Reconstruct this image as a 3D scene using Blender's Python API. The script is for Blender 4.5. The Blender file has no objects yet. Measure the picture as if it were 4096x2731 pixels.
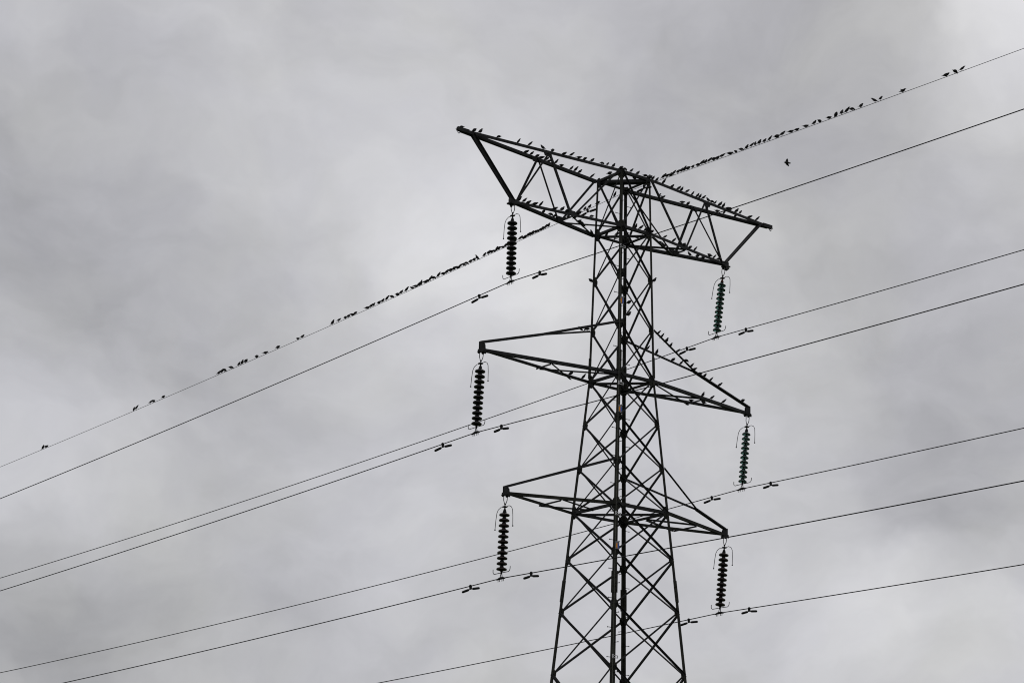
import bpy, bmesh, math, random
from mathutils import Vector, Matrix

# ------------------------------------------------------------------ camera, sky, sun, exposure
sc = bpy.context.scene
col = sc.collection
CAM = Vector((-35.5123, -42.0553, 1.65))
cam_data = bpy.data.cameras.new('camera')
cam_data.sensor_width = 36.0
cam_data.lens = 8049.9 / 4096 * 36.0
cam_data.clip_end = 6000
cam = bpy.data.objects.new('camera', cam_data); col.objects.link(cam)
cam.matrix_world = (Matrix.Translation(CAM) @ Matrix.Rotation(-0.6443, 4, 'Z')
                    @ Matrix.Rotation(math.pi / 2 + 0.2913, 4, 'X') @ Matrix.Rotation(0.0275, 4, 'Z'))
sc.camera = cam

sc.view_settings.view_transform = 'Standard'
sc.view_settings.look = 'None'
sc.view_settings.exposure = 0.0
sc.view_settings.gamma = 1.0
sc.cycles.filter_width = 1.05

SUN_AZ, SUN_EL = math.radians(58), math.radians(42)     # azimuth measured clockwise from +Y
world = bpy.data.worlds.new('World'); sc.world = world; world.use_nodes = True

# soft brighter and darker banks of the cloud deck: direction, angular radius, lift
CLOUD_BANKS = [
 (0.4116, 0.8590, 0.3044, 0.1125, -0.1),
 (0.3458, 0.8730, 0.3439, 0.0714, -0.05),
 (0.3961, 0.9078, 0.1375, 0.0692, -0.17),
 (0.4965, 0.8575, 0.1351, 0.0562, -0.05),
 (0.7249, 0.6223, 0.2954, 0.0822, -0.06),
 (0.5451, 0.7696, 0.3324, 0.0714, 0.17),
 (0.5663, 0.7643, 0.3085, 0.0562, 0.06),
 (0.7149, 0.5509, 0.4307, 0.0454, 0.2),
 (0.3856, 0.8997, 0.2048, 0.0498, 0.09),
 (0.4185, 0.8861, 0.1991, 0.0476, 0.05),
 (0.7182, 0.6776, 0.1583, 0.0368, 0.12),
 (0.7607, 0.6334, 0.1417, 0.0389, 0.07),
 (0.7311, 0.6543, 0.1933, 0.0433, -0.07),
 (0.7498, 0.6353, 0.1848, 0.0325, -0.05),
 (0.6822, 0.6841, 0.2580, 0.0562, 0.03),
 (0.5062, 0.7603, 0.4071, 0.0909, 0.02),
 (0.6393, 0.6440, 0.4203, 0.0822, -0.09),
 (0.6766, 0.6316, 0.3786, 0.0476, -0.04),
 (0.6518, 0.7456, 0.1387, 0.0649, 0.05),
 (0.5408, 0.8209, 0.1834, 0.0476, 0.05),
 (0.7455, 0.6300, 0.2176, 0.0433, -0.04),
 (0.4859, 0.8593, 0.1596, 0.0346, 0.03),
 (0.7340, 0.6646, 0.1397, 0.0433, 0.03),
]

def build_world():
    nt = world.node_tree; N = nt.nodes; L = nt.links
    N.clear()
    def new(t, **k):
        n = N.new(t)
        for a, v in k.items(): setattr(n, a, v)
        return n
    def math_(op, a, b=None, clamp=False):
        n = new('ShaderNodeMath', operation=op, use_clamp=clamp)
        for i, v in enumerate((a, b)):
            if v is None: continue
            if isinstance(v, (int, float)): n.inputs[i].default_value = v
            else: L.new(v, n.inputs[i])
        return n.outputs[0]
    tc = new('ShaderNodeTexCoord')
    d0 = tc.outputs['Generated']
    # warp the direction so that the cloud banks have torn, wispy outlines
    wn = new('ShaderNodeTexNoise'); wn.inputs['Scale'].default_value = 9; wn.inputs['Detail'].default_value = 5; wn.inputs['Roughness'].default_value = .55
    L.new(d0, wn.inputs['Vector'])
    sub = new('ShaderNodeVectorMath', operation='SUBTRACT'); L.new(wn.outputs['Color'], sub.inputs[0]); sub.inputs[1].default_value = (.5, .5, .5)
    scl = new('ShaderNodeVectorMath', operation='SCALE'); L.new(sub.outputs[0], scl.inputs[0]); scl.inputs['Scale'].default_value = .085
    add = new('ShaderNodeVectorMath', operation='ADD'); L.new(d0, add.inputs[0]); L.new(scl.outputs[0], add.inputs[1])
    nrm = new('ShaderNodeVectorMath', operation='NORMALIZE'); L.new(add.outputs[0], nrm.inputs[0])
    d = nrm.outputs[0]
    total = None
    for (x, y, z, r, v) in CLOUD_BANKS:
        dot = new('ShaderNodeVectorMath', operation='DOT_PRODUCT'); L.new(d, dot.inputs[0]); dot.inputs[1].default_value = (x, y, z)
        # gaussian fall-off exp(-2 (1-cos)/(0.6 r)^2 )
        e = math_('MULTIPLY', math_('SUBTRACT', 1.0, dot.outputs['Value']), -2.0 / (2 * (.62 * r) ** 2) * 1.0)
        g = math_('MULTIPLY', math_('POWER', math.e, e), v)
        total = g if total is None else math_('ADD', total, g)
    n1 = new('ShaderNodeTexNoise'); n1.inputs['Scale'].default_value = 7.5; n1.inputs['Detail'].default_value = 7; n1.inputs['Roughness'].default_value = .56
    L.new(d, n1.inputs['Vector'])
    n2 = new('ShaderNodeTexNoise'); n2.inputs['Scale'].default_value = 26; n2.inputs['Detail'].default_value = 6; n2.inputs['Roughness'].default_value = .52
    mp = new('ShaderNodeMapping'); mp.inputs['Scale'].default_value = (1, 1, 1.7); L.new(d, mp.inputs['Vector']); L.new(mp.outputs[0], n2.inputs['Vector'])
    total = math_('ADD', total, math_('MULTIPLY', math_('SUBTRACT', n1.outputs['Fac'], .5), .30))
    total = math_('ADD', total, math_('MULTIPLY', math_('SUBTRACT', n2.outputs['Fac'], .5), .16))
    val = math_('MAXIMUM', math_('ADD', total, BASE_GREY), .05)
    # thin parts of the deck (brighter) are neutral, the thick parts a touch bluer
    tint = new('ShaderNodeMix', data_type='RGBA'); 
    n3 = new('ShaderNodeTexNoise'); n3.inputs['Scale'].default_value = 14; n3.inputs['Detail'].default_value = 3; L.new(d, n3.inputs['Vector'])
    tf = math_('ADD', math_('MULTIPLY', math_('SUBTRACT', val, .46), 1.5), math_('MULTIPLY', math_('SUBTRACT', n3.outputs['Fac'], .42), 3.0), True)
    L.new(tf, tint.inputs[0]); tint.inputs[6].default_value = (.982, .978, 1.03, 1); tint.inputs[7].default_value = (.998, .995, 1.004, 1)
    cl = new('ShaderNodeVectorMath', operation='SCALE'); L.new(tint.outputs[2], cl.inputs[0]); L.new(math_('MULTIPLY', val, 10.0), cl.inputs['Scale'])
    sky = new('ShaderNodeTexSky', sky_type='NISHITA', sun_disc=False, sun_elevation=SUN_EL, sun_rotation=SUN_AZ)
    mix = new('ShaderNodeMix', data_type='RGBA'); mix.inputs[0].default_value = .97
    L.new(sky.outputs[0], mix.inputs[6]); L.new(cl.outputs[0], mix.inputs[7])
    bg = new('ShaderNodeBackground'); bg.inputs['Strength'].default_value = .1
    L.new(mix.outputs[2], bg.inputs['Color'])
    out = new('ShaderNodeOutputWorld'); L.new(bg.outputs[0], out.inputs['Surface'])
BASE_GREY = .530
build_world()

sun_data = bpy.data.lights.new('sun', 'SUN'); sun_data.energy = 0.6; sun_data.angle = math.radians(25); sun_data.color = (1, .97, .93)
sun = bpy.data.objects.new('sun', sun_data); col.objects.link(sun)
sun.rotation_euler = Vector((math.sin(SUN_AZ) * math.cos(SUN_EL), math.cos(SUN_AZ) * math.cos(SUN_EL), math.sin(SUN_EL))).to_track_quat('Z', 'Y').to_euler()

# ---- key dimensions of the pylon (metres; X along the cross arms, Y along the line, Z up) ----
ZL = [23.124, 21.443, 20.015, 18.502, 17.023, 15.754, 14.483, 13.240, 11.913, 10.456, 8.767, 6.55, 0.0]
W0, W4, W10 = 0.5524, 0.6666, 1.3015
def hw(z):                                   # half width of the body at height z
    if z > ZL[4]: return W4 + (W0 - W4) * (z - ZL[4]) / (ZL[0] - ZL[4])
    return W4 + (W10 - W4) * (ZL[4] - z) / (ZL[4] - ZL[10])
CORN = {'L': (-1, 1), 'N': (-1, -1), 'R': (1, -1), 'F': (1, 1)}
def nd(c, i):
    w = hw(ZL[i]); sx, sy = CORN[c]
    return (sx * w, sy * w, ZL[i])
XU, ZU, XLO, ZLO = 5.855, 23.112, 3.988, 21.470
XM, ZMU, ZML = 4.933, 17.165, 16.985
XB, ZBU, ZBL = 3.990, 13.330, 13.195
def lerp(a, b, t): return tuple(a[i] + (b[i] - a[i]) * t for i in range(3))
SIDE = {'l': (-1, 'N', 'L'), 'r': (1, 'R', 'F')}      # near corner, far corner of each side
BAR = {}
for _s, (_sx, _n, _f) in SIDE.items():
    for _c in (_n, _f):
        BAR['ut' + _s + _c] = ((_sx * XU, 0, ZU), nd(_c, 0))
        BAR['lt' + _s + _c] = ((_sx * XLO, 0, ZLO), nd(_c, 1))
        BAR['ml' + _s + _c] = ((_sx * XM, 0, ZML), nd(_c, 4))
        BAR['bl' + _s + _c] = ((_sx * XB, 0, ZBL), nd(_c, 7))
    _m = lerp((_sx * XM, 0, ZMU), (_sx * hw(ZL[3]), 0, ZL[3]), .5)
    _b = lerp((_sx * XB, 0, ZBU), (_sx * hw(ZL[6]), 0, ZL[6]), .36)
    BAR['mp' + _s] = ((_sx * XM, 0, ZMU), _m)
    BAR['bp' + _s] = ((_sx * XB, 0, ZBU), _b)
    for _c in (_n, _f):
        BAR['mu' + _s + _c] = (_m, nd(_c, 3))
        BAR['bu' + _s + _c] = (_b, nd(_c, 6))
for _i, _k in ((0, 't0'), (1, 't1'), (4, 't4'), (7, 't7')):
    for _a, _b2 in ('NR', 'LF', 'NL', 'RF', 'LR'):
        BAR[_k + _a + _b2] = (nd(_a, _i), nd(_b2, _i))
BAR['x1N'] = (lerp(*BAR['ltlN'], .54), nd('L', 1))     # plan braces of the top arms
BAR['x1L'] = (lerp(*BAR['ltlL'], .54), nd('N', 1))
BAR['x1R'] = (lerp(*BAR['ltrR'], .54), nd('F', 1))
BAR['x1F'] = (lerp(*BAR['ltrF'], .52), nd('R', 1))
WIRE = {
 'LT': ((-4.0201, 0.0, 19.1185), (-0.32152, -0.22332, 0.00083), (0.08472, 0.00143, 0.00045)),
 'RT': ((3.657, 0.0, 19.0895), (-0.32152, -0.18624, 0.00083), (0.08472, 0.00987, 0.00045)),
 'LM': ((-5.0334, 0.0, 14.6709), (-0.32152, -0.17681, 0.00083), (0.08472, 0.00749, 0.00045)),
 'RM': ((4.6669, 0.0, 14.6536), (-0.32152, -0.14751, 0.00083), (0.08472, 0.01468, 0.00045)),
 'LB': ((-4.0639, 0.0, 10.8908), (-0.32152, -0.13517, 0.00083), (0.08472, 0.00554, 0.00045)),
 'RB': ((3.758, 0.0, 10.8942), (-0.32152, -0.12407, 0.00083), (0.08472, 0.01485, 0.00045)),
 'EW': ((0.0, 0.0, 22.7345), (-0.32152, -0.23091, 0.00083), (0.08472, 0.00263, 0.00045)),
}
def wire_pt(k, s):                           # s < 0: the span running away to the left, s > 0: the span to the right
    P, lo, hi = WIRE[k]; d, a, b = lo if s < 0 else hi; q = abs(s)
    return (P[0] + q * math.sin(d), P[1] + (q if s < 0 else -q) * math.cos(d), P[2] + a * q + b * q * q)

# ------------------------------------------------------------------ materials
def mat(name, c1, c2, rough=.6, scale=6.0, metallic=0.0, spec=.4, bump=0.0, transmission=0.0, fine=None):
    m = bpy.data.materials.new(name); m.use_nodes = True
    nt = m.node_tree; N = nt.nodes; L = nt.links; b = N['Principled BSDF']
    tc = N.new('ShaderNodeTexCoord'); n = N.new('ShaderNodeTexNoise')
    n.inputs['Scale'].default_value = scale; n.inputs['Detail'].default_value = 6; n.inputs['Roughness'].default_value = .62
    L.new(tc.outputs['Object'], n.inputs['Vector'])
    r = N.new('ShaderNodeValToRGB'); r.color_ramp.elements[0].position = .35; r.color_ramp.elements[1].position = .68
    r.color_ramp.elements[0].color = (*c1, 1); r.color_ramp.elements[1].color = (*c2, 1)
    L.new(n.outputs['Fac'], r.inputs[0]); L.new(r.outputs[0], b.inputs['Base Color'])
    mr = N.new('ShaderNodeMapRange'); mr.inputs['To Min'].default_value = max(rough - .12, .05); mr.inputs['To Max'].default_value = min(rough + .12, 1)
    L.new(n.outputs['Fac'], mr.inputs['Value']); L.new(mr.outputs[0], b.inputs['Roughness'])
    b.inputs['Metallic'].default_value = metallic; b.inputs['Specular IOR Level'].default_value = spec
    b.inputs['Transmission Weight'].default_value = transmission
    if bump:
        bp = N.new('ShaderNodeBump'); bp.inputs['Strength'].default_value = bump; bp.inputs['Distance'].default_value = .004
        n3 = N.new('ShaderNodeTexNoise'); n3.inputs['Scale'].default_value = 60; L.new(tc.outputs['Object'], n3.inputs['Vector'])
        L.new(n3.outputs['Fac'], bp.inputs['Height']); L.new(bp.outputs[0], b.inputs['Normal'])
    return m
M = {
 'steel': mat('weathered_steel', (.011, .011, .0115), (.040, .040, .042), .65, 4.5, spec=.16, bump=.25),
 'steel_algae': mat('algae_stained_steel', (.011, .0115, .009), (.040, .040, .032), .72, 3.2, spec=.14, bump=.25),
 'galv': mat('galvanised_fitting', (.05, .05, .052), (.09, .09, .092), .5, 30, .6, spec=.4),
 'dark_fit': mat('dark_fitting', (.010, .010, .0105), (.020, .020, .020), .55, 25, spec=.15),
 'porcelain': mat('brown_porcelain', (.014, .007, .006), (.026, .013, .011), .30, 12, spec=.35),
 'porcelain_dark': mat('black_porcelain', (.012, .010, .011), (.022, .019, .020), .34, 12, spec=.32),
 'glass': mat('green_toughened_glass', (.026, .066, .059), (.042, .098, .088), .10, 9, spec=.55, transmission=.55),
 'rust': mat('rusted_cap', (.045, .013, .007), (.09, .028, .014), .8, 40, spec=.15),
 'wire': mat('aluminium_conductor', (.008, .008, .0085), (.020, .020, .021), .6, 8, spec=.12),
 'earth': mat('earth_wire_steel', (.022, .022, .023), (.040, .040, .042), .6, 8, spec=.15),
 'bright': mat('bright_clamp', (.38, .38, .39), (.60, .60, .60), .38, 30, .3, spec=.5),
 'strand': mat('dull_steel_strand', (.10, .10, .085), (.20, .20, .175), .55, 20, spec=.2),
 'plate': mat('grey_plate', (.15, .15, .155), (.24, .24, .25), .5, 14, spec=.4),
 'orange': mat('orange_enamel', (.72, .27, .015), (.82, .34, .02), .5, 14, spec=.3),
 'blue': mat('blue_enamel', (.035, .10, .42), (.05, .14, .52), .5, 14, spec=.3),
 'bird': mat('dark_plumage', (.009, .009, .010), (.022, .020, .021), .6, 40, spec=.2),
 'grass': mat('meadow_grass', (.028, .045, .014), (.055, .075, .025), .95, .6, spec=.1),
}

# ------------------------------------------------------------------ mesh helpers
V = Vector
class MB:
    """collects geometry for one mesh object"""
    def __init__(s): s.v = []; s.f = []; s.sm = []
    def add(s, verts, faces, smooth=False):
        o = len(s.v); s.v += [tuple(v) for v in verts]
        s.f += [tuple(i + o for i in f) for f in faces]; s.sm += [smooth] * len(faces)
    def prism(s, A, B, secA, secB=None):
        """sweep a closed section (list of 3D offsets) from A to B"""
        secB = secB or secA; n = len(secA); A = V(A); B = V(B)
        vs = [A + p for p in secA] + [B + p for p in secB]
        fs = [(i, (i + 1) % n, n + (i + 1) % n, n + i) for i in range(n)] + [tuple(range(n))[::-1], tuple(range(n, 2 * n))]
        s.add(vs, fs)
    def box(s, c, ax, ay, az):
        """box at c with half-axis vectors"""
        c = V(c); ax = V(ax); ay = V(ay); az = V(az)
        vs = [c + ax * i + ay * j + az * k for i in (-1, 1) for j in (-1, 1) for k in (-1, 1)]
        s.add(vs, [(0, 1, 3, 2), (4, 6, 7, 5), (0, 4, 5, 1), (2, 3, 7, 6), (0, 2, 6, 4), (1, 5, 7, 3)])
    def tube(s, pts, r, n=8, smooth=True):
        pts = [V(p) for p in pts]; rs = r if isinstance(r, (list, tuple)) else [r] * len(pts)
        t0 = (pts[1] - pts[0]).normalized()
        u = t0.orthogonal().normalized(); vs = []
        for i, p in enumerate(pts):
            a = pts[max(i - 1, 0)]; b = pts[min(i + 1, len(pts) - 1)]
            t = (b - a).normalized(); u = (u - t * u.dot(t)).normalized(); w = t.cross(u)
            for k in range(n):
                q = 2 * math.pi * k / n
                vs.append(p + (u * math.cos(q) + w * math.sin(q)) * rs[i])
        m = len(pts)
        fs = [(i * n + k, i * n + (k + 1) % n, (i + 1) * n + (k + 1) % n, (i + 1) * n + k) for i in range(m - 1) for k in range(n)]
        s.add(vs, fs, smooth); s.add(vs[:n], [tuple(range(n))[::-1]]); s.add(vs[-n:], [tuple(range(n))])
    def lathe(s, prof, c=(0, 0, 0), n=20):
        """profile [(r, z)] revolved about the vertical axis through c"""
        c = V(c); vs = []
        for (r, z) in prof:
            for k in range(n):
                q = 2 * math.pi * k / n
                vs.append(c + V((r * math.cos(q), r * math.sin(q), z)))
        m = len(prof)
        s.add(vs, [(i * n + k, i * n + (k + 1) % n, (i + 1) * n + (k + 1) % n, (i + 1) * n + k) for i in range(m - 1) for k in range(n)], True)
        s.add(vs[:n], [tuple(range(n))[::-1]]); s.add(vs[-n:], [tuple(range(n))])
    def ball(s, c, r, n=8):
        s.lathe([(r * math.sin(a) + 1e-5, -r * math.cos(a)) for a in [math.pi * i / n for i in range(n + 1)]], c, 10)
    def angle(s, A, B, e1, e2, w1, w2, t):
        """rolled L-section from A to B, flanges along e1 and e2 (made square to the bar)"""
        A = V(A); B = V(B); ax = (B - A).normalized()
        e1 = V(e1); e1 = (e1 - ax * e1.dot(ax)).normalized()
        e2 = V(e2); e2 = (e2 - ax * e2.dot(ax)); e2 = (e2 - e1 * e2.dot(e1)).normalized()
        q = [(0, 0), (w1, 0), (w1, t), (t, t), (t, w2), (0, w2)]
        s.prism(A, B, [e1 * a + e2 * b for a, b in q])
    def build(s, name, m, parent=None):
        me = bpy.data.meshes.new(name); me.from_pydata(s.v, [], s.f)
        bm = bmesh.new(); bm.from_mesh(me); bmesh.ops.recalc_face_normals(bm, faces=bm.faces); bm.to_mesh(me); bm.free()
        me.polygons.foreach_set('use_smooth', s.sm); me.materials.append(m); me.update()
        o = bpy.data.objects.new(name, me); col.objects.link(o)
        if parent is not None: o.parent = parent
        return o
def empty(name, loc=(0, 0, 0)):
    o = bpy.data.objects.new(name, None); o.location = loc; o.empty_display_size = .3; col.objects.link(o); return o
def tag(o, label=None, cat=None, group=None, kind=None):
    for k, v in (('label', label), ('category', cat), ('group', group), ('kind', kind)):
        if v: o[k] = v
    return o

# ------------------------------------------------------------------ the ground
g = MB(); R_ = 2500
g.add([(-R_, -R_, 0), (R_, -R_, 0), (R_, R_, 0), (-R_, R_, 0)], [(0, 1, 2, 3)])
tag(g.build('ground', M['grass']), kind='structure')

# ------------------------------------------------------------------ the pylon
pylon = empty('lattice_pylon')
tag(pylon, 'dark lattice steel electricity pylon with three pairs of cross arms', 'pylon')
zg = 0.0
LEGW = {0: .066, 4: .075, 10: .100, 12: .14}
leg_of = {}
for c, (sx, sy) in CORN.items():
    m = MB(); rings = []
    for i in (0, 4, 10, 12):
        w = hw(ZL[i]); f = LEGW[i]; t = .010
        e1 = V((-sx, 0, 0)); e2 = V((0, -sy, 0)); P = V((sx * w, sy * w, ZL[i] + (.05 if i == 0 else 0)))
        rings.append([P + e1 * a + e2 * b for a, b in ((0, 0), (f, 0), (f, t), (t, t), (t, f), (0, f))])
    for a, b in zip(rings, rings[1:]):
        o = len(m.v); m.v += [tuple(v) for v in a + b]
        for k in range(6): m.f.append((o + k, o + (k + 1) % 6, o + 6 + (k + 1) % 6, o + 6 + k)); m.sm.append(False)
    m.add(rings[0], [(0, 1, 2, 3, 4, 5)]); m.add(rings[-1], [(5, 4, 3, 2, 1, 0)])
    leg_of[c] = m.build('leg', M['steel_algae'], pylon)

def legpt(c, z, out=0.0):
    w = hw(z) + out; sx, sy = CORN[c]; return V((sx * w, sy * w, z))
# splice plates where leg sections are joined
for c, (sx, sy) in CORN.items():
    for z0, z1, fw in ((17.12, 17.72, .088), (10.75, 11.35, .112)):
        m = MB()
        for e, nrm in ((V((-sx, 0, 0)), V((0, sy, 0))), (V((0, -sy, 0)), V((sx, 0, 0)))):
            A = legpt(c, z0) + nrm * .009; B = legpt(c, z1) + nrm * .009
            q = [(-.009, -.005), (fw, -.005), (fw, .005), (-.009, .005)]
            m.prism(A, B, [e * a + nrm * b for a, b in q])
            for k in range(5):
                P = legpt(c, z0 + (z1 - z0) * (k + .5) / 5) + nrm * .018 + e * (fw * (.35 if k % 2 else .65))
                m.prism(P - nrm * .004, P + nrm * .012, [(e * math.cos(h) + V((0, 0, 1)) * math.sin(h)) * .013 for h in [math.pi / 3 * j for j in range(6)]])
        m.build('splice_plate', M['steel_algae'], leg_of[c])

# the four faces: outward normal and the two corners
FACES = [('L', 'N', V((-1, 0, 0))), ('N', 'R', V((0, -1, 0))), ('R', 'F', V((1, 0, 0))), ('F', 'L', V((0, 1, 0)))]
def brace(A, B, n, off, w, t=.006, name='brace', parent=None, out=1, material='steel', flip=False):
    """single angle lying in a face: one flange in the face, one standing off it"""
    A = V(A) + n * off; B = V(B) + n * off
    ax = (B - A).normalized(); up = n.cross(ax)
    if up.z < 0: up = -up
    if flip: up = -up                              # heel of the angle at the upper edge instead of the lower
    m = MB(); A = A - up * (w / 2); B = B - up * (w / 2)
    m.angle(A, B, up, n * out, w, w * .85, t)
    return m.build(name, M[material], parent or pylon)
def gusset(c, z, face_e, nrm, w, hgt, skew=0.0, parent=None):
    """bolted plate at a joint, sitting inside the leg flange"""
    e = V(face_e); m = MB()
    P = legpt(c, z) - nrm * .0165
    q = [(0.012, -hgt), (w * .55, -hgt), (w, -hgt * .35), (w, hgt * .35), (w * .55, hgt), (0.012, hgt)]
    up = (legpt(c, z + .1) - legpt(c, z)).normalized()
    m.prism(P - nrm * .005, P + nrm * .005, [e * a + up * b for a, b in q])
    for a, b in ((.05, -hgt * .6), (.05, hgt * .6), (w * .7, 0), (.05, 0)):
        Q = legpt(c, z) + e * a + up * b
        m.prism(Q + nrm * .001, Q + nrm * .013, [(e * math.cos(h) + up * math.sin(h)) * .014 for h in [math.pi / 3 * j for j in range(6)]])
    m.build('gusset_plate', M['steel_algae'], parent or leg_of[c])
FLIP = {'LN': (False, True), 'NR': (True, False), 'RF': (False, True), 'FL': (True, False)}   # which way the heels of the braces are turned
for i in range(11):
    for a, b, n in FACES:
        w = .050 if i < 7 else .055
        q0 = lambda c, k: nd(c, k)
        # the flange sits just outside the leg flange for one diagonal, just inside for the other
        def pull(p, q, s=.05):                       # hold the bar ends a little inside the leg corner
            p = V(p); q = V(q); h = V((q.x - p.x, q.y - p.y, 0)).normalized(); return p + h * s, q - h * s
        A1, B1 = pull(q0(a, i), q0(b, i + 1)); A2, B2 = pull(q0(b, i), q0(a, i + 1))
        brace(A1, B1, n, .004, w, out=1, flip=FLIP[a + b][0])
        brace(A2, B2, n, -.030, w * .92, out=-1, flip=FLIP[a + b][1])
    for c, (sx, sy) in CORN.items():
        big = i in (1, 4, 7)
        for e, nrm in ((V((-sx, 0, 0)), V((0, sy, 0))), (V((0, -sy, 0)), V((sx, 0, 0)))):
            gusset(c, ZL[i] - (.06 if i == 0 else 0), e, nrm, .21 if big else .165, .17 if big else .14)
# tall crossed panels that reach the ground, below the frame
for a, b, n in FACES:
    brace(V(nd(a, 11)), V(nd(b, 12)), n, .004, .075); brace(V(nd(b, 11)), V(nd(a, 12)), n, -.03, .075, out=-1)

# horizontal members of the body at the arm levels
def hbar(A, B, w, e2, name='horizontal_strut', parent=None, t=.008, drop=0.0):
    m = MB(); A = V(A) - V((0, 0, drop)); B = V(B) - V((0, 0, drop))
    m.angle(A, B, V((0, 0, 1)), e2, w, w, t); return m.build(name, M['steel'], parent or pylon)
for key in ('t0', 't1', 't4', 't7'):
    for ab, e in (('NR', (0, 1, 0)), ('LF', (0, -1, 0)), ('NL', (1, 0, 0)), ('RF', (-1, 0, 0))):
        A, B = BAR[key + ab]; w = .085 if ab in ('NR', 'LF') else .075
        hbar(A, B, w, e, drop=.045 + (.004 if ab in ('NL', 'RF') else 0))
    A, B = BAR[key + 'LR']
    if key == 't0':                                     # heavy double beam that carries the earth wire
        for s in (-1, 1):
            e = V((1, 1, 0)).normalized() * s
            m = MB(); m.angle(V(A) + e * .025 - V((0, 0, .10)), V(B) + e * .025 - V((0, 0, .10)), V((0, 0, 1)), e, .12, .08, .01)
            m.build('earth_wire_beam', M['steel'], pylon)
    else: hbar(A, B, .06, (1, 1, 0), drop=.075)

# ------------------------------------------------------------------ cross arms
def chord(mb, A, B, w, inward, t=.009, lift=0.0, up=True):
    """up = True: flange along the bottom and the other standing up; False: flange on top, the other hanging down"""
    A = V(A) + V((0, 0, lift)); B = V(B) + V((0, 0, lift))
    mb.angle(A, B, V((0, 0, 1 if up else -1)), inward, w, w * .95, t)
def top_arm(s):
    sx, n, f = SIDE[s]
    arm = MB()
    for c in (n, f):
        inn = V((0, -CORN[c][1], 0))
        near = c == n
        chord(arm, *BAR['ut' + s + c], .092, inn if near else -inn, lift=.042 if near else -.052, up=not near)
        chord(arm, *BAR['lt' + s + c], .088, inn if near else -inn, lift=.040 if near else -.048, up=not near)
    a = arm.build('cross_arm', M['steel'], pylon); a['label'] = 'deep upper cross arm with two chord levels, crowded with birds'
    # boxed ends
    m = MB(); m.box((sx * (XU - .05), 0, ZU), (.19, 0, 0), (0, .045, 0), (0, 0, .055))
    tipx = sx * (XU + .14)
    m.add([(tipx, -.03, ZU - .05), (tipx, .03, ZU - .05), (tipx, .03, ZU + .0), (tipx, -.03, ZU + .0), (tipx + sx * .07, 0, ZU - .03)], [(0, 1, 4), (1, 2, 4), (2, 3, 4), (3, 0, 4), (0, 3, 2, 1)])
    m.tube([(tipx - sx * .05 + .035 * math.cos(h), 0, ZU - .09 + .035 * math.sin(h)) for h in [math.pi * 2 * k / 10 for k in range(11)]], .011, 6)
    m.build('end_plate', M['steel'], a)
    m = MB(); X = sx * (XLO + .02)
    m.box((X, 0, ZLO), (.13, 0, 0), (0, .05, 0), (0, 0, .06)); m.box((X + sx * .05, 0, ZLO - .08), (.11, 0, 0), (0, .09, 0), (0, 0, .02))
    for k in (-1, 1): m.box((X + sx * .02, k * .07, ZLO - .12), (.03, 0, 0), (0, .012, 0), (0, 0, .03))
    m.build('end_plate', M['steel'], a)
    # raking strut: a pair of angles from the lower tip to the two upper chords
    for c in (n, f):
        P = V(lerp(*BAR['ut' + s + c], .075)); Q = V((sx * XLO, CORN[c][1] * .02, ZLO + .03))
        m = MB(); m.angle(Q, P - V((0, 0, .02)), V((sx, 0, .5)), V((0, CORN[c][1], 0)), .085 if s == 'l' else .07, .06, .008); m.build('raking_strut', M['steel'], a)
    for c in (n, f):
        nrm = V((0, CORN[c][1], 0)); U = BAR['ut' + s + c]; Lw = BAR['lt' + s + c]
        um = V(lerp(*U, .53)); lm_ = V(lerp(*Lw, .545 if c in 'NLR' else .52))
        brace(V(lerp(*Lw, .02)), um - V((.06 * -sx, 0, 0)) * -1, nrm, -.012, .055, parent=a, out=-1)
        brace(um + V((-sx * .08, 0, 0)), lm_ + V((sx * .04, 0, 0)), nrm, -.012, .062, parent=a, out=-1)
        brace(lm_ - V((sx * .06, 0, 0)), V(nd(c, 0)) + V((sx * .08, 0, 0)), nrm, -.012, .055, parent=a, out=-1)
        m = MB(); P = um - nrm * .02
        m.prism(P - nrm * .004, P + nrm * .004, [V((x, 0, z)) for x, z in ((-.18, .03), (-.10, -.13), (.10, -.13), (.18, .03))]); m.build('gusset_plate', M['steel'], a)
        m = MB(); P = lm_ - nrm * .02
        m.prism(P - nrm * .004, P + nrm * .004, [V((x, 0, z)) for x, z in ((-.16, -.03), (.16, -.03), (.10, .12), (-.10, .12))]); m.build('gusset_plate', M['steel'], a)
    down = V((0, 0, -1))
    Pn = lerp(*BAR['lt' + s + n], .54); Pf = lerp(*BAR['lt' + s + f], .54)
    brace(Pn, Pf, down, .05, .06, parent=a)
    for c in (n, f): A, B = BAR['x1' + c]; brace(A, B, down, .062 if c == n else .085, .055, parent=a, out=-1)
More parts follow.
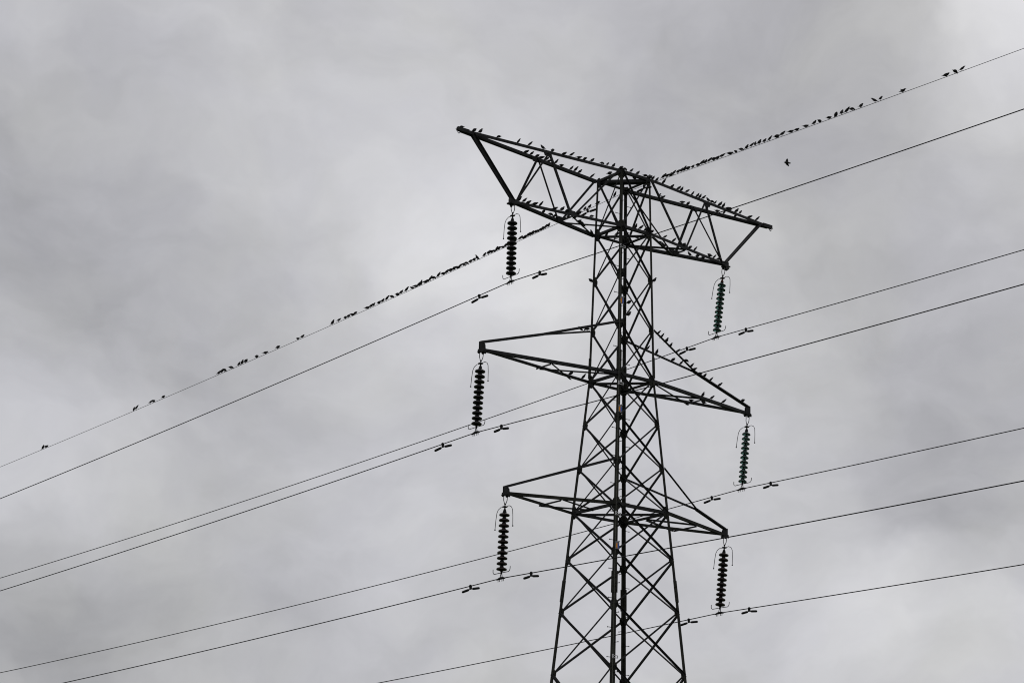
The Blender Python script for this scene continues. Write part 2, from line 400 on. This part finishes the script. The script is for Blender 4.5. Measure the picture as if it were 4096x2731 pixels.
def small_arm(s, lo, hi, lvl, tipx, zu, zl, cw, K):
    sx, n, f = SIDE[s]; arm = MB()
    for c in (n, f):
        inn = V((0, -CORN[c][1], 0))
        chord(arm, *BAR[lo + s + c], cw, inn, lift=-.04)
    a = arm.build('cross_arm', M['steel_algae'] if lo == 'bl' else M['steel'], pylon)
    a['label'] = 'slender middle cross arm hung from a forked tie' if lo == 'ml' else 'short lowest cross arm hung from a forked tie'
    m = MB(); A, B = BAR[hi[0] + 'p' + s]
    for k in (-1, 1): m.angle(V(A) + V((0, k * .006, 0)), V(B) + V((0, k * .006, 0)), V((0, 0, 1)), V((0, k, 0)), .068, .055, .007)
    m.build('tie_bar', M['steel'], a)
    for c in (n, f):
        A, B = BAR[hi + s + c]; m = MB(); w_ = .072 if c == n else .05; m.angle(A, B, V((0, 0, 1)), V((0, CORN[c][1], 0)), w_, w_ * .85, .007); m.build('tie_bar', M['steel'], a)
    # tip: two cheek plates, foot and hanger bolts
    m = MB(); X = sx * (tipx + .0)
    for k in (-1, 1):
        m.prism((X, k * .028 - .005, 0), (X, k * .028 + .005, 0), [V((sx * x, 0, z)) for x, z in ((-.12, zl - .045), (.075, zl - .045), (.075, zu + .045), (-.03, zu + .05), (-.10, zu - .02))])
    m.box((X - sx * .01, 0, zl - .06), (.11, 0, 0), (0, .07, 0), (0, 0, .012))
    for k in (-1, 1): m.box((X + sx * .06, k * .055, zl - .075), (.022, 0, 0), (0, .011, 0), (0, 0, .03)); m.box((X - sx * .08, k * .05, zl - .085), (.03, 0, 0), (0, .01, 0), (0, 0, .02))
    m.box((X + sx * .09, 0, zl - .03), (.012, 0, 0), (0, .04, 0), (0, 0, .03))
    m.build('end_plate', M['steel'], a)
    down = V((0, 0, -1)); Cn = BAR[lo + s + n]; Cf = BAR[lo + s + f]
    brace(lerp(*Cn, .505), lerp(*Cf, .505), down, .05, .055, parent=a)
    if K:
        mid = lerp(nd(n, lvl), nd(f, lvl), .5)
        brace(lerp(*Cn, .52), mid, down, .066, .052, parent=a, out=-1); brace(lerp(*Cf, .52), mid, down, .085, .052, parent=a, out=-1)
    elif s == 'l':
        brace(lerp(*Cf, .53), nd(n, lvl), down, .066, .052, parent=a, out=-1); brace(lerp(*Cn, .51), lerp(*Cf, .83), down, .085, .052, parent=a, out=-1)
    else:
        brace(lerp(*Cn, .53), nd(f, lvl), down, .066, .052, parent=a, out=-1); brace(nd(n, lvl), lerp(*Cf, .49), down, .085, .055, parent=a, out=-1)
for s in 'lr':
    top_arm(s)
    small_arm(s, 'ml', 'mu', 4, XM, ZMU, ZML, .088, False)
    small_arm(s, 'bl', 'bu', 7, XB, ZBU, ZBL, .080, True)

# step bolts up the near and far legs, alternating between the two flanges
for c in 'NF':
    sx, sy = CORN[c]; k = 0; z = 3.0
    while z < 22.6:
        e, nrm = ((V((-sx, 0, 0)), V((0, sy, 0))), (V((0, -sy, 0)), V((sx, 0, 0))))[k % 2]
        P = legpt(c, z) + e * .045
        m = MB(); m.tube([P - nrm * .02, P + nrm * .15], .0085, 6); m.tube([P + nrm * .148, P + nrm * .162], .016, 6)
        if z > 7.2: m.build('step_bolt', M['steel'], leg_of[c])
        k += 1; z += .40

# ------------------------------------------------------------------ fall-arrest cable on the near leg
cable = empty('fall_arrest_cable', (0, 0, 0)); tag(cable, 'thin pale safety cable clipped down the near leg of the pylon', 'cable')
m = MB(); pts = [legpt('N', z) + V((-.028, -.045, 0)) for z in (20.75, 17.02, 12.0, 8.0, 3.0)]
m.tube(pts, .0052, 6); m.build('cable_strand', M['strand'], cable)
for z in (20.80, 16.72, 12.94, 9.02):
    P = legpt('N', z) + V((-.02, -.03, 0)); m = MB()
    ex, ey = V((1, 0, 0)), V((0, 1, 0))
    m.box(P + V((-.008, -.015, .0)), (.02, 0, 0), (0, .012, 0), (0, 0, .055))
    m.box(P + V((.07, -.02, .02)), (.085, 0, 0), (0, .007, 0), (0, 0, .009)); m.box(P + V((.07, -.02, -.04)), (.085, 0, 0), (0, .007, 0), (0, 0, .009))
    m.box(P + V((.15, -.02, -.01)), (.008, 0, 0), (0, .008, 0), (0, 0, .038)); m.build('bracket', M['bright'], cable)

# ------------------------------------------------------------------ circuit plates on the near leg
def circuit_plate(z, label):
    root = empty('circuit_plate', legpt('N', z) + V((.055, -.035, 0))); tag(root, label, 'plate', 'orange and blue circuit plates on the near leg')
    m = MB(); m.box((0, 0, 0), (.066, 0, 0), (0, .004, 0), (0, 0, .105)); m.build('backing_plate', M['plate'], root)
    for s, mt, nm in ((-1, 'orange', 'orange_half_disc'), (1, 'blue', 'blue_half_disc')):
        m = MB(); pr = [V((s * .060 * math.cos(h), 0, .080 * math.sin(h) - .015)) for h in [math.pi * (k / 12 - .5) for k in range(13)]]
        m.prism((s * .0005, -.009, 0), (s * .0005, -.0045, 0), pr); m.build(nm, M[mt], root)
    m = MB(); m.box((.045, -.012, .112), (.03, 0, 0), (0, .008, 0), (0, 0, .01)); m.build('fixing_clip', M['bright'], root)
circuit_plate(19.17, 'small plate with orange and blue half discs, on near leg above the middle arms')
circuit_plate(15.97, 'small plate with orange and blue half discs, on near leg just below the middle arms')
circuit_plate(12.05, 'small plate with orange and blue half discs, on near leg below the lowest arms')

# ------------------------------------------------------------------ insulator strings
CER = [(.030, .066), (.048, .062), (.052, .030), (.085, .026), (.120, .018), (.136, .004), (.141, -.006), (.141, -.026), (.133, -.036), (.112, -.032), (.100, -.046), (.086, -.036), (.070, -.046), (.052, -.040), (.040, -.072), (.022, -.078)]
GLS = [(.030, .066), (.046, .062), (.050, .034), (.072, .026), (.100, .006), (.120, -.018), (.127, -.036), (.122, -.044), (.112, -.034), (.100, -.040), (.090, -.026), (.074, -.034), (.060, -.020), (.044, -.034), (.030, -.030)]
PITCH = .146
def insulator(key, tip, label, glass, cap_rust, dark):
    P = V(tip); A = V(WIRE[key][0]); dv = A - P; Lk = dv.length
    root = empty('insulator_string', P); root.rotation_euler = (0, math.atan2(-dv.x, -dv.z), 0)
    tag(root, label, 'insulator', 'insulator strings hanging from the arm tips')
    x0 = Lk - 2.27
    m = MB()                                                   # V hanger and shackle
    m.tube([(-.06, 0, -.03), (-.055, 0, -.17 - x0), (-.02, 0, -.26 - x0), (.0, 0, -.275 - x0)], .011, 6)
    m.tube([(.07, .0, -.03), (.06, 0, -.16 - x0), (.025, 0, -.255 - x0), (.0, 0, -.275 - x0)], .011, 6)
    m.tube([(.0, 0, -.25 - x0), (.0, 0, -.35 - x0)], .016, 6); m.ball((0, 0, -.275 - x0), .026); m.box((0, 0, -.345 - x0), (.05, 0, 0), (0, .05, 0), (0, 0, .014))
    m.build('hanger', M['dark_fit'], root)
    zt = -.350 - x0                                              # level of the upper horns
    z1 = zt - .205                                               # first disc
    for hname, pts in (('upper_arcing_horn', [(0, .39, zt - .56), (0, .372, zt - .30), (0, .345, zt - .12), (0, .29, zt - .035), (0, .18, zt + .015), (0, .06, zt), (0, -.06, zt), (0, -.18, zt + .015), (0, -.29, zt - .035), (0, -.345, zt - .12), (0, -.372, zt - .30), (0, -.39, zt - .56)]),):
        m = MB(); m.tube(pts, .0085, 8); m.ball((0, .39, zt - .565), .020); m.ball((0, -.39, zt - .565), .020); m.build(hname, M['dark_fit'], root)
    m = MB(); m.lathe([(.008, zt), (.018, zt - .02), (.020, zt - .045), (.040, zt - .09), (.050, zt - .14), (.030, zt - .15)], n=16); m.build('cap', M['rust'] if cap_rust else M['dark_fit'], root)
    for i in range(11):
        d = MB(); zc = z1 - PITCH * i
        if glass:
            d.lathe(GLS, (0, 0, zc), 24); o = d.build('disc', M['glass'], root)
            c = MB(); c.lathe([(.012, .082), (.030, .078), (.052, .064), (.054, .034), (.030, .030)], (0, 0, zc), 14); c.lathe([(.012, -.028), (.020, -.034), (.018, -.080), (.008, -.082)], (0, 0, zc), 10); c.build('cap', M['dark_fit'], o)
        else:
            d.lathe(CER, (0, 0, zc), 24); o = d.build('disc', M['porcelain_dark'] if dark else M['porcelain'], root)
            c = MB(); c.lathe([(.012, .082), (.030, .079), (.056, .066), (.058, .034), (.050, .030)], (0, 0, zc), 14); c.build('cap', M['dark_fit'], o)
    zb = z1 - PITCH * 10 - .105
    m = MB(); m.tube([(0, .375, zb + .13), (0, .372, zb + .06), (0, .35, zb + .015), (0, .31, zb - .005), (0, 0, zb), (0, -.31, zb - .005), (0, -.35, zb + .015), (0, -.372, zb + .06), (0, -.375, zb + .13)], .0095, 8)
    m.build('lower_arcing_horn', M['dark_fit'], root)
    m = MB()                                                   # suspension clamp: fork and boat with U-bolts
    m.tube([(0, 0, zb + .03), (0, 0, zb - .03)], .026, 8)
    for k in (-1, 1): m.tube([(0, k * .012, zb - .02), (0, k * .030, zb - .06), (0, k * .045, -Lk + .015)], .012, 6)
    m.tube([(0, .19, -Lk - .022), (0, .10, -Lk - .004), (0, .04, -Lk + .004), (0, -.04, -Lk + .004), (0, -.10, -Lk - .002), (0, -.17, -Lk - .012)], [.016, .028, .036, .036, .028, .018], 8)
    for y in (-.11, -.05, .06, .12): m.tube([(0, y, -Lk), (0, y + .008, -Lk - .085)], .0095, 6)
    m.build('suspension_clamp', M['dark_fit'], root)
insulator('LT', (-XLO - .03, 0, ZLO), 'black disc insulator string under the upper left arm', False, False, True)
insulator('RT', (XLO, 0, ZLO), 'green glass insulator string with rusty cap under the upper right arm', True, True, False)
insulator('LM', (-XM, 0, ZML), 'black disc insulator string under the middle left arm', False, False, True)
insulator('RM', (XM, 0, ZML), 'green glass insulator string under the middle right arm', True, False, False)
insulator('LB', (-XB, 0, ZBL), 'dark brown disc insulator string under the lowest left arm', False, False, False)
insulator('RB', (XB, 0, ZBL), 'dark brown disc insulator string under the lowest right arm', False, False, False)

# ------------------------------------------------------------------ line wires
WLAB = {
 'LT': 'black line wire clamped under the upper left insulator string', 'RT': 'black line wire clamped under the upper right green glass insulator',
 'LM': 'black line wire clamped under the middle left insulator string', 'RM': 'black line wire clamped under the middle right green glass insulator',
 'LB': 'black line wire clamped under the lowest left insulator string', 'RB': 'black line wire clamped under the lowest right insulator string',
 'EW': 'thin grey topmost wire lined with birds, passing through the pylon head'}
for k in WIRE:
    S = [-150 + i * 3 for i in range(40)] + [-30 + i * 1.0 for i in range(30)] + [0.001] + [i * 1.0 for i in range(1, 41)] + [44 + i * 4 for i in range(14)]
    m = MB(); m.tube([wire_pt(k, s) for s in S], .013 if k != 'EW' else .0070, 8)
    o = m.build('earth_wire' if k == 'EW' else 'line_wire', M['earth' if k == 'EW' else 'wire'])
    tag(o, WLAB[k], 'wire', None if k == 'EW' else 'line wires hung from the insulators')
# clamp that carries the earth wire under its beam
m = MB(); P = V(WIRE['EW'][0])
m.tube([P + V((0, 0, .29)), P + V((0, 0, .03))], .02, 8); m.tube([P + V((.04, .16, -.03)), P + V((0, .05, .0)), P + V((0, -.05, .0)), P + V((-.02, -.14, -.01))], [.012, .028, .028, .014], 8)
m.box(P + V((0, 0, .29)), (.06, 0, 0), (0, .06, 0), (0, 0, .02)); m.build('earth_wire_clamp', M['dark_fit'], pylon)

# ------------------------------------------------------------------ vibration dampers
DAMP = {'LT': (-1.05, 1.17), 'RT': (-0.996, 1.168), 'LM': (-1.084, 1.014), 'RM': (-1.008, 1.104), 'LB': (-0.982, 1.168), 'RB': (-1.008, 1.118), 'EW': (-1.238, 0.838)}
WHERE = {'LT': 'upper left insulator', 'RT': 'upper right glass insulator', 'LM': 'middle left insulator', 'RM': 'middle right glass insulator', 'LB': 'lowest left insulator', 'RB': 'lowest right insulator', 'EW': 'pylon head on the thin topmost wire'}
proto = None
for k, ss in DAMP.items():
    for s in ss:
        P = V(wire_pt(k, s)); T = (V(wire_pt(k, s + .3 if s > 0 else s - .3)) - P).normalized()
        if T.y > 0: T = -T
        Xv = T; Yv = V((0, 0, 1)).cross(Xv).normalized(); Zv = Xv.cross(Yv)
        mw = Matrix(((Xv.x, Yv.x, Zv.x, P.x), (Xv.y, Yv.y, Zv.y, P.y), (Xv.z, Yv.z, Zv.z, P.z), (0, 0, 0, 1)))
        if proto is None:
            r = empty('vibration_damper'); proto = r
            m = MB(); m.ball((0, 0, .0), .042); m.box((0, 0, -.045), (.030, 0, 0), (0, .022, 0), (0, 0, .045)); m.build('clamp', M['dark_fit'], r)
            m = MB(); m.tube([(-.26, 0, -.105), (-.1, 0, -.088), (0, 0, -.08), (.1, 0, -.088), (.26, 0, -.105)], .010, 6); m.build('messenger_cable', M['dark_fit'], r)
            for q in (-1, 1):
                m = MB(); m.tube([(q * x, 0, z) for x, z in ((.055, -.086), (.065, -.088), (.10, -.092), (.25, -.108), (.275, -.111), (.288, -.112))], [.016, .028, .033, .033, .028, .012], 10); m.build('weight', M['dark_fit'], r)
        else:
            r = proto.copy(); col.objects.link(r)
            for ch in list(proto.children):
                c = ch.copy(); col.objects.link(c); c.parent = r
        r.matrix_world = mw
        side = 'left' if s < 0 else 'right'
        tag(r, f'black two-weight damper clamped to the wire just {side} of the {WHERE[k]}' if k != 'EW' else f'black two-weight damper on the thin top wire, {side} of the pylon head', 'damper', 'dampers clamped to the wires')

# ------------------------------------------------------------------ birds
def bird_mesh(name, spine, legs=True, wing=None):
    """spine: (x, z, half width, half height) from tail tip to beak tip; feet at the origin"""
    bm_ = MB(); n = 8; vs = []
    for i, (x, z, ry, rh) in enumerate(spine):
        z -= .012
        if .014 < rh: ry *= 1.28; rh *= 1.32
        a = spine[max(i - 1, 0)]; b = spine[min(i + 1, len(spine) - 1)]
        t = V((b[0] - a[0], 0, b[1] - a[1])).normalized(); nn = V((-t.z, 0, t.x))
        for k in range(n):
            q = 2 * math.pi * k / n
            vs.append(V((x, 0, z)) + V((0, 1, 0)) * ry * math.cos(q) + nn * rh * math.sin(q))
    m = len(spine)
    bm_.add(vs, [(i * n + k, i * n + (k + 1) % n, (i + 1) * n + (k + 1) % n, (i + 1) * n + k) for i in range(m - 1) for k in range(n)] + [tuple(range(n))[::-1], tuple(range((m - 1) * n, m * n))], True)
    if legs:
        for s in (-1, 1):
            bm_.tube([(.004, s * .014, .062), (-.004, s * .014, .028), (.002, s * .012, .002)], [.006, .0035, .003], 5)
            bm_.tube([(-.012, s * .012, .002), (.016, s * .012, .002)], .0035, 4)
    if wing:
        for s, pts in wing:
            bm_.add([V(p) + V((0, 0, .003)) for p in pts] + [V(p) - V((0, 0, .003)) for p in pts], [tuple(range(len(pts))), tuple(range(len(pts), 2 * len(pts)))[::-1]] + [(i, (i + 1) % len(pts), len(pts) + (i + 1) % len(pts), len(pts) + i) for i in range(len(pts))])
    o = bm_.build(name, M['bird']); me = o.data; bpy.data.objects.remove(o); return me
POSE = {
 'u': bird_mesh('perched_upright', [(-.098, .022, .010, .003), (-.062, .043, .013, .006), (-.040, .054, .022, .018), (-.010, .071, .034, .031), (.016, .093, .034, .033), (.034, .118, .026, .026), (.044, .138, .018, .018), (.052, .150, .019, .018), (.064, .157, .014, .013), (.073, .159, .005, .005), (.098, .164, .0012, .0012)]),
 's': bird_mesh('perched_slim', [(-.105, .020, .010, .003), (-.066, .045, .012, .006), (-.042, .058, .019, .016), (-.008, .080, .029, .026), (.022, .104, .029, .027), (.046, .130, .020, .020), (.061, .147, .016, .016), (.072, .157, .017, .016), (.084, .163, .012, .011), (.092, .166, .005, .005), (.116, .176, .0012, .0012)]),
 'c': bird_mesh('perched_crouched', [(-.125, .060, .010, .003), (-.088, .061, .013, .006), (-.060, .063, .021, .016), (-.022, .064, .034, .029), (.016, .067, .035, .031), (.046, .076, .027, .025), (.062, .085, .019, .019), (.075, .090, .018, .017), (.088, .091, .012, .012), (.096, .090, .005, .005), (.120, .087, .0012, .0012)]),
 'h': bird_mesh('perched_hunched', [(-.102, .030, .010, .003), (-.070, .046, .014, .007), (-.046, .056, .024, .020), (-.012, .070, .038, .035), (.018, .086, .038, .037), (.040, .102, .030, .030), (.052, .112, .022, .022), (.062, .117, .019, .018), (.073, .117, .012, .012), (.080, .116, .005, .005), (.102, .112, .0012, .0012)]),
 'd': bird_mesh('perched_head_down', [(-.110, .080, .010, .003), (-.078, .081, .013, .006), (-.052, .080, .022, .018), (-.016, .080, .035, .031), (.020, .080, .034, .032), (.048, .072, .026, .025), (.064, .057, .019, .019), (.073, .044, .018, .017), (.077, .031, .012, .012), (.078, .024, .005, .005), (.080, .002, .0012, .0012)]),
 'w': bird_mesh('perched_wing_raised', [(-.120, .056, .012, .003), (-.086, .059, .015, .006), (-.058, .063, .022, .017), (-.020, .067, .034, .030), (.016, .074, .035, .032), (.044, .088, .026, .025), (.060, .100, .019, .019), (.073, .106, .018, .017), (.086, .108, .012, .012), (.094, .107, .005, .005), (.118, .106, .0012, .0012)],
      wing=[(1, [(.03, .03, .095), (-.02, .032, .085), (-.075, .055, .125), (-.10, .075, .165), (-.05, .06, .135), (.0, .045, .115)])]),
}
flying = bird_mesh('flying_bird', [(-.095, 0, .030, .003), (-.060, 0, .016, .006), (-.040, 0, .022, .015), (-.008, 0, .031, .027), (.022, .002, .030, .027), (.046, .006, .022, .021), (.062, .008, .018, .018), (.076, .008, .014, .014), (.084, .007, .005, .005), (.105, .005, .0012, .0012)], legs=False,
   wing=[(1, [(.042, .02, .008), (-.028, .018, .008), (-.030, .055, .018), (-.012, .105, .03), (.012, .118, .034), (.030, .085, .026), (.046, .05, .018)]), (-1, [(.036, -.02, .008), (-.034, -.018, .008), (-.062, -.05, .018), (-.085, -.085, .03), (-.072, -.095, .034), (-.02, -.075, .026), (.028, -.05, .018)])])
# along each bar or wire: position (fraction from the arm tip, or metres from the pylon head), pose, '-' = facing left
BIRDS = {
 'EW': '-23.548u -23.393c -19.267u -19.142s -18.507s -18.382h -17.932h -15.502u -15.362u -15.237d -14.962d -14.637u -14.492u -14.342h -13.887h -13.502c -13.002h -12.157c -11.991u -10.746u -10.511s -10.246h -10.121h -9.966c -9.851h -9.371c -9.236u -9.131u -8.911c -8.781u -8.611s -8.411d -8.211h -8.056u -7.851s -7.626c -7.491c -7.381u -7.276u -7.136c -7.031c -6.926s -6.811d -6.631s -6.436c -6.321u -6.176h -6.036h -5.921c -5.811s -5.691d -5.576d -5.431h -5.291h -5.171u -4.916u -4.766u -4.656h -4.561c -4.471u -4.391h -4.251c -4.136u -4.056c -3.945h -3.82h -3.615s -3.51c -3.43h -3.34u -3.25h -3.16h -3.065h -2.985c -2.885h -2.795h -2.705u -2.605u -2.135c -2.02c -1.91u -1.325u -1.17u -0.885h -0.3s 1.59s 1.74c 1.853c 1.928h 2.014s 2.164u 2.303u 2.412u 2.547h 2.731u 2.926h 3.083s 3.215u 3.361s 3.526h 3.672c 3.818s 4.137c 4.359c 4.557d 4.745u 4.929s 5.068u 5.218u 5.39u 5.581s 5.821h 6.024s 6.335c 6.534c 6.853c 7.131u 7.326c 7.648c 7.873h 8.068u 8.226s 8.417d 8.698u 9.167s 9.344s 10.056w 11.403c 11.669d 11.872s',
 'utlN': '0d- 0.076h 0.112u 0.224d- 0.345s 0.415s 0.499u- 0.556h 0.631c 0.674s 0.724c 0.762h 0.807u 0.874d 0.908s 0.947u 0.996h',
 't0NR': '0.109d 0.332s 0.548u 0.817d 0.983h',
 'utrR': '0.101s 0.165c 0.248s 0.283u 0.333c 0.355c 0.394u 0.426u 0.464s 0.494d 0.522u- 0.566s 0.594u 0.616u 0.654s 0.704s 0.746u 0.774u 0.822c 0.893s 0.95u 0.98u',
 'utlL': '0.462c 0.499u 0.541h 0.573c 0.614s 0.635c 0.684s 0.727c 0.8s 0.83s 0.863u 0.958s',
 't0NL': '0.5h',
 't0LF': '0.221c 0.429s',
 't0LR': '0.701u-',
 't0RF': '0.119s',
 'utrF': '0.236h 0.318s 0.368c 0.444u 0.572h 0.616c 0.747w 0.775s',
 'ltlN': '0.049s 0.094s 0.135c 0.197c 0.247s 0.381c 0.44u 0.489h 0.602h 0.725d-',
 'ltlL': '0.359h 0.442d 0.492u 0.583c',
 'x1N': '0.123h 0.304h 0.387d 0.494u- 0.859u-',
 't1NR': '0.482u 0.636s 0.807s',
 'ltrR': '0.07d 0.141s 0.201h- 0.408s 0.484h 0.563h 0.703s 0.828s',
 'ltrF': '0.21c 0.275h 0.351u- 0.476c 0.534s-',
 'x1F': '0.45s- 0.462c 0.622c-',
 't1RF': '0h 0.411c 0.535c',
 't1LF': '0.364s',
 't1LR': '0.392h',
 'mulL': '0.785s- 0.925d-',
 'murR': '0.074s 0.218d 0.435s 0.588u 0.691u 0.801s 0.885s',
 'mpr': '0.104h 0.541s 0.699s 0.815u 0.893c 1.004c',
 'murF': '0.191s 0.309h 0.535u 0.667s',
 'mlrR': '0.275s 0.401s 0.493u',
 'mlrF': '0.363h- 0.464c-',
 'mllL': '0.825u 0.949s',
}

ONES = 'zeroth first second third fourth fifth sixth seventh eighth ninth tenth eleventh twelfth thirteenth fourteenth fifteenth sixteenth seventeenth eighteenth nineteenth'.split()
TENS = ['', '', 'twent', 'thirt', 'fort', 'fift', 'sixt', 'sevent', 'eight', 'ninet']
def ordinal(n):
    if n < 20: return ONES[n]
    return TENS[n // 10] + ('ieth' if n % 10 == 0 else 'y-' + ONES[n % 10])
POSEW = {'u': 'upright', 's': 'slim upright', 'c': 'crouched', 'h': 'hunched', 'd': 'head-down', 'w': 'wing-lifting'}
SUP = {
 'utlN': 'on upper left arm, near top chord', 't0NR': 'on the front bar of the pylon head', 'utrR': 'on upper right arm, near top chord',
 'utlL': 'on upper left arm, far top chord', 't0NL': 'on the left bar of the pylon head', 't0LF': 'on the back bar of the pylon head', 't0LR': 'on the thick diagonal beam of the pylon head',
 't0RF': 'on the right bar of the pylon head', 'utrF': 'on upper right arm, far top chord', 'ltlN': 'on upper left arm, near bottom chord', 'ltlL': 'on upper left arm, far bottom chord',
 'x1N': 'on upper left arm, flat bottom brace', 't1NR': 'on the front bar under the pylon head', 'ltrR': 'on upper right arm, near bottom chord', 'ltrF': 'on upper right arm, far bottom chord',
 'x1F': 'on upper right arm, flat bottom brace', 't1RF': 'on the right bar below the pylon head', 't1LF': 'on the back bar below the pylon head', 't1LR': 'on the diagonal bar below the pylon head',
 'mulL': 'on middle left arm, upper tie', 'murR': 'on middle right arm, steep near tie', 'mpr': 'on middle right arm, outer tie', 'murF': 'on middle right arm, shallow far tie',
 'mlrR': 'on middle right arm, near bottom chord', 'mlrF': 'on middle right arm, far bottom chord', 'mllL': 'on middle left arm, far bottom chord'}
LIFT = {'ut': .046, 'lt': .041, 't0': .042, 't1': .042, 'ml': .050, 'mu': .060, 'mp': .062, 'x1': -.045, 't0LR': .022, 't1LR': -.012}
RIGHT = math.radians(-36.9)                                   # heading that reads as 'to the right' from where the photograph was taken
rng = random.Random(11)
def place_bird(pose, P, heading, tilt, size, label, group):
    o = bpy.data.objects.new('bird', POSE[pose] if pose in POSE else flying); col.objects.link(o)
    o.location = P; o.rotation_euler = (0, tilt, heading); o.scale = (size,) * 3
    tag(o, label, 'bird', group); return o
for key, txt in BIRDS.items():
    items = []
    for w in txt.split():
        back = w.endswith('-'); w = w.rstrip('-'); items.append((float(w[:-1]), w[-1], back))
    if key == 'EW':
        for side in (-1, 1):
            row = sorted([i for i in items if i[0] * side > 0], key=lambda i: abs(i[0])); n = len(row)
            for j, (s, pose, back) in enumerate(row):
                P = V(wire_pt('EW', s)) + V((0, 0, .006))
                sd = 'left' if side < 0 else 'right'
                if j >= n // 2: lab = f'{POSEW[pose]} dark bird on the thin top wire, {ordinal(n - j)} from its {sd} end'
                else: lab = f'{POSEW[pose]} dark bird on the thin top wire, {ordinal(j + 1)} {sd} of the pylon head'
                place_bird(pose, P, RIGHT + (rng.gauss(0, .45) if rng.random() > .06 else math.pi + rng.gauss(0, .5)), rng.gauss(0, .10), rng.uniform(.82, 1.02), lab, 'birds in a row along the thin top wire')
    else:
        a, b = BAR[key]; n = len(items)
        lift = LIFT.get(key, LIFT.get(key[:2], .04))
        for j, (t, pose, back) in enumerate(items):
            P = V(lerp(a, b, t)) + V((0, 0, lift - .016))
            frm = 'from its outer end' if key[0] in 'umlx' else 'from the right' if key[2:] in ('RF', 'NL') else 'from the left'
            lab = f'{POSEW[pose]} dark bird {SUP[key]}' + (f', {ordinal(j + 1)} {frm}' if n > 1 else '')
            place_bird(pose, P, RIGHT + (math.pi if back else 0) + rng.gauss(0, .35), rng.gauss(0, .10), rng.uniform(.80, 1.02), lab, 'birds perched on the pylon')
# a few perches that are not on a bar
def perch(pose, P, back, label):
    place_bird(pose, P, RIGHT + (math.pi if back else 0), 0, .98, label, 'birds perched on the pylon')
perch('c', V((XLO - .12, -.22, ZLO - .315)), False, 'crouched dark bird on the upper horn of the upper right glass insulator')
perch('h', legpt('L', 20.02) + V((-.03, .03, -.02)), True, 'hunched dark bird clinging to the left leg joint under the upper arm')
perch('u', legpt('R', 20.0) + V((.03, -.03, -.03)), False, 'upright dark bird clinging to the right leg joint under the upper arm')
perch('h', legpt('F', 19.62) + V((.1, -.06, .0)), False, 'hunched dark bird on a plate of the far leg, above another bird')
perch('u', legpt('F', 19.25) + V((.1, -.06, .0)), False, 'upright dark bird on a step bolt of the far leg, below another bird')
fb = place_bird('fly', V((0.019, -6.665, 21.677)), math.radians(150), .15, .95, 'dark bird in flight with spread wings, right of the pylon', None)
fb.name = 'flying_bird'
fb.rotation_euler = (math.radians(66), math.radians(-4), RIGHT + math.pi + .15)
